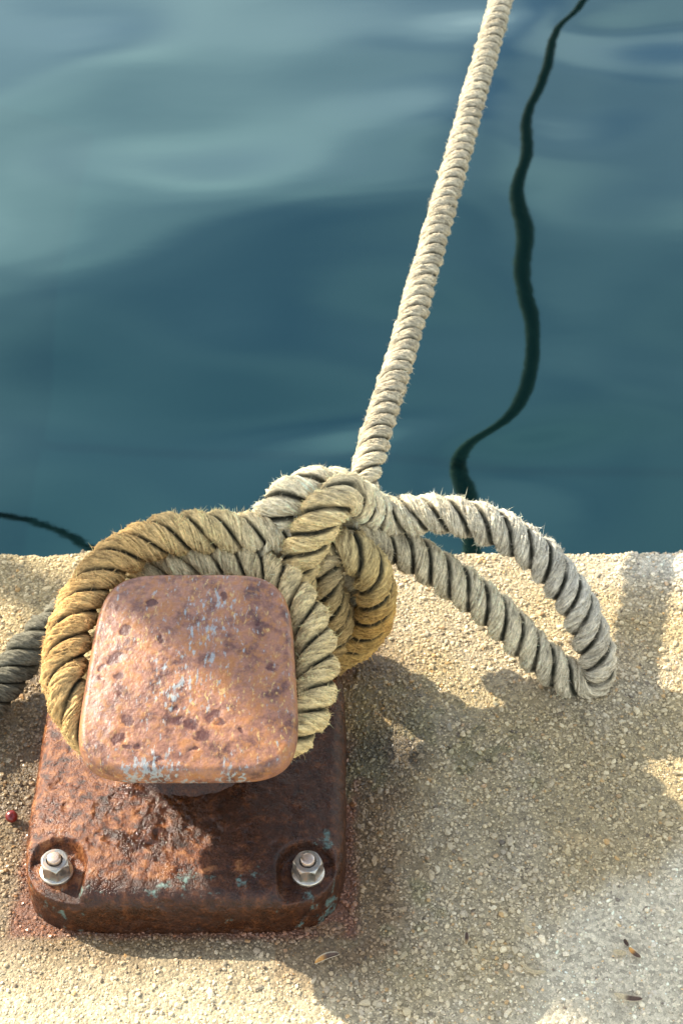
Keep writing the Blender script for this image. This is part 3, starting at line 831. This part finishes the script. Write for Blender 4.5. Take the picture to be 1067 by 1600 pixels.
def added_transom():
    v = np.linspace(-1, 1, 15); a = np.abs(v) ** .8
    X = np.sign(v) * .85 * .82 * np.sin(a * math.pi / 2); Z = -.22 + .64 * (1 - np.cos(a * math.pi / 2))
    rim = [np.stack([np.full(15, xx), X, Z], -1) for xx in (1.965, 2.005)]
    top = [np.stack([np.full(15, xx), X, np.full(15, .42)], -1) for xx in (1.965, 2.005)]
    P = np.concatenate([rim[0], top[0], top[1], rim[1]])
    return mesh_obj('added_transom', P, grid_faces(4, 15), M_HULL, boat, False)
added_transom()
def floor():
    u = np.linspace(-1, .93, 30); b = .85 * np.clip(1 - np.clip(u, 0, 1) ** 2.2, .02, 1) * (1 - .18 * np.clip(-u, 0, 1) ** 2) * .70
    P = np.concatenate([np.stack([-u * 1.95, sg * b, np.full(30, .05)], -1) for sg in (-1, 1)] + [np.stack([-u * 1.95, sg * b, np.full(30, .03)], -1) for sg in (1, -1)])
    return mesh_obj('added_floorboard', P, grid_faces(4, 30), M_WOOD, boat, False)
floor()
def bar(name, a, b, r, mat, parent, n=10):
    a, b = np.array(a, float), np.array(b, float); d = (b - a) / np.linalg.norm(b - a)
    x = np.cross(d, [.3, .5, .81]); x /= np.linalg.norm(x); y = np.cross(d, x)
    th = np.linspace(0, 2 * math.pi, n, endpoint=False)
    ring = r * (np.cos(th)[:, None] * x + np.sin(th)[:, None] * y)
    P = np.stack([a + ring * .02, a + ring, b + ring, b + ring * .02])
    return mesh_obj(name, P.reshape(-1, 3), grid_faces(4, n, True), mat, parent)
for yy in (-1.1, .2, 1.2):
    w = .80 if yy < 1 else .5
    P = np.array([(-yy - sy * .12, sx * w, .20 + sz * .018) for sx in (-1, 1) for sy in (-1, 1) for sz in (-1, 1)])
    mesh_obj('added_thwart', P, np.array([(0, 1, 3, 2), (4, 6, 7, 5), (0, 4, 5, 1), (2, 3, 7, 6), (0, 2, 6, 4), (1, 5, 7, 3)]), M_WOOD, boat, False)
SHADE_SHEET_Z = 2.6
off = np.array([-SUN_TRAVEL.x, -SUN_TRAVEL.y]) * SHADE_SHEET_Z / math.tan(SUN_ELEV)
corner = [np.array(p) + off - np.array([-2.9, 1.75]) for p in SHADE_OUTLINE]
def added_awning():
    # canvas added out of view to cast the wanted shade, slightly slack, with a real thickness
    tri = []
    cen = np.mean(corner, axis=0); n = len(corner); P = []; F = []
    K = 14
    for i in range(n):
        a, b = corner[i], corner[(i + 1) % n]; base = len(P)
        for r_ in range(K + 1):
            for c_ in range(K + 1):
                q = cen + (a + (b - a) * c_ / K - cen) * r_ / K
                P.append((q[0], q[1], SHADE_SHEET_Z - WZ - .05 * (1 - (r_ / K) ** 2)))
        for r_ in range(K):
            for c_ in range(K):
                p0 = base + r_ * (K + 1) + c_
                F.append((p0, p0 + 1, p0 + K + 2, p0 + K + 1))
    P = np.array(P); F = np.array(F); k = len(P)
    return mesh_obj('added_awning', np.concatenate([P, P - [0, 0, .004]]), np.concatenate([F, F[:, ::-1] + k]), M_CANVAS, boat)
added_awning()
added_mast = np.array([corner[0][0] + .22, corner[0][1] + .01])
bar('added_mast', (added_mast[0], added_mast[1], .02), (added_mast[0], added_mast[1], SHADE_SHEET_Z - WZ + .25), .035, M_WOOD, boat, 14)
for c_ in corner[1:]:
    bar('added_spar', (added_mast[0], added_mast[1], SHADE_SHEET_Z - WZ - .02), (c_[0], c_[1], SHADE_SHEET_Z - WZ - .02), .016, M_WOOD, boat)

SL = tuple(PATHS['spring'][0])
spring = empty('spring_line', SL)
tag(spring, 'thin dark line stretched over the water from the added boat on the left', 'rope')
o = rope_part('line_core', PATHS['spring'], .022, .040, cols((0, (.10, .09, .07)), (1, (.10, .09, .07))), spring, fuzz=40, flen=.002, seed=80, ds=.006, m=7)
under(o, SL)

# ------------------------------------------------------------------ litter on the concrete
def husk(name, loc, length, width, curl, rotz, colr, label, cat, group=None, tip=None, tilt=0.0):
    """a dry seed husk or leaf: a curved boat-shaped shell with a thickness"""
    nu, nv = 15, 7
    u = np.linspace(-1, 1, nu)[:, None]; v = np.linspace(-1, 1, nv)[None]
    w = width / 2 * np.sqrt(np.clip(1 - np.abs(u) ** 2.2, 0.0004, 1))
    X = u * length / 2 + 0 * v; Y = w * v + curl * length * (u ** 2 - .3); Z = .0012 + .0024 * (v ** 2) * (w / (width / 2)) + .0016 * u ** 2
    up = np.stack([X, Y, Z], -1); dn = up - np.array([0, 0, .0008])
    P = np.concatenate([up.reshape(-1, 3), dn.reshape(-1, 3)])
    f = grid_faces(nu, nv); k = nu * nv
    fs = [f, f[:, ::-1] + k]
    idx = np.arange(k).reshape(nu, nv)
    for e in (idx[:, 0], idx[:, -1][::-1], idx[0][::-1], idx[-1]):
        fs.append(np.stack([e[:-1], e[1:], e[1:] + k, e[:-1] + k], -1))
    t = np.clip((u + 1) / 2 + 0 * v, 0, 1).reshape(-1)
    c = lerp(colr, tip if tip else colr, smooth(.3, .55, t))
    c = np.where((np.abs(v + 0 * u).reshape(-1) > .9)[:, None], np.array([.62, .50, .32]), c) if tip else c
    o = mesh_obj(name, P, np.concatenate(fs), M_LEAF, None, True, col=np.concatenate([c, c]))
    o.location = loc; o.rotation_euler = (tilt, 0, rotz)
    return tag(o, label, cat, group)
TAN, BRN, ORG = (.60, .47, .26), (.10, .055, .03), (.62, .30, .07)
G = 'dry husks scattered on the concrete'
husk('seed_husk', (.155, -.225, .003), .029, .0075, -.10, R(24), ORG, 'orange and dark brown husk with curved pale rim near the bollard base', 'husk', G, tip=BRN)
husk('seed_husk', (.3713, -.2405, .003), .028, .0050, .22, R(-24), TAN, 'slim pale tan curved husk on the pale cement patch', 'husk', G)
husk('seed_husk', (.3718, -.1918, .004), .014, .0055, .05, R(-50), TAN, 'short pale tan husk lying highest on the right foreground gravel', 'husk', G)
husk('seed_husk', (.4821, -.2200, .004), .017, .0060, .05, R(-48), ORG, 'split brown and tan husk in the small cluster at right', 'husk', G, tip=BRN, tilt=.3)
husk('seed_husk', (.4661, -.2195, .003), .014, .0060, .04, R(-12), TAN, 'pale half husk left of the split brown one', 'husk', G)
husk('seed_husk', (.4740, -.2080, .004), .009, .0040, .04, R(-68), BRN, 'tiny dark husk chip above the pale half husk', 'husk', G)
husk('seed_husk', (.4687, -.2732, .003), .030, .0075, .06, R(-12), TAN, 'long brown streaked husk lowest at the bottom right', 'husk', G, tip=BRN)
husk('seed_husk', (.3045, -.2020, .003), .016, .0050, .04, R(84), (.42, .27, .11), 'upright brown husk sliver among grey pebbles', 'husk', G, tip=BRN)

def blob(name, loc, r, mat, label, cat, dent=.06, sq=(1, 1, .9), seed=1):
    n, mm = 28, 18
    th = np.linspace(0, 2 * math.pi, n, endpoint=False); ph = np.linspace(0.02, math.pi - .02, mm)
    P = np.stack([np.sin(ph)[:, None] * np.cos(th), np.sin(ph)[:, None] * np.sin(th), np.broadcast_to(np.cos(ph)[:, None], (mm, n))], -1)
    P = P * (1 + dent * fbm(P, 1.4, 3, .5, seed))[..., None]
    P[..., 2] -= .18 * np.exp(-(ph[:, None] / .35) ** 2)        # stalk dimple
    P = P * r * np.array(sq)
    o = mesh_obj(name, P.reshape(-1, 3), grid_faces(mm, n, True)[:, ::-1], mat)
    o.location = loc
    return tag(o, label, cat)
b = blob('red_berry', (-.2035, -.0420, .0066), .0070, M_BERRY, 'small dark red berry on the concrete beside the bollard base', 'berry')
b.rotation_euler = (.5, .3, 0)
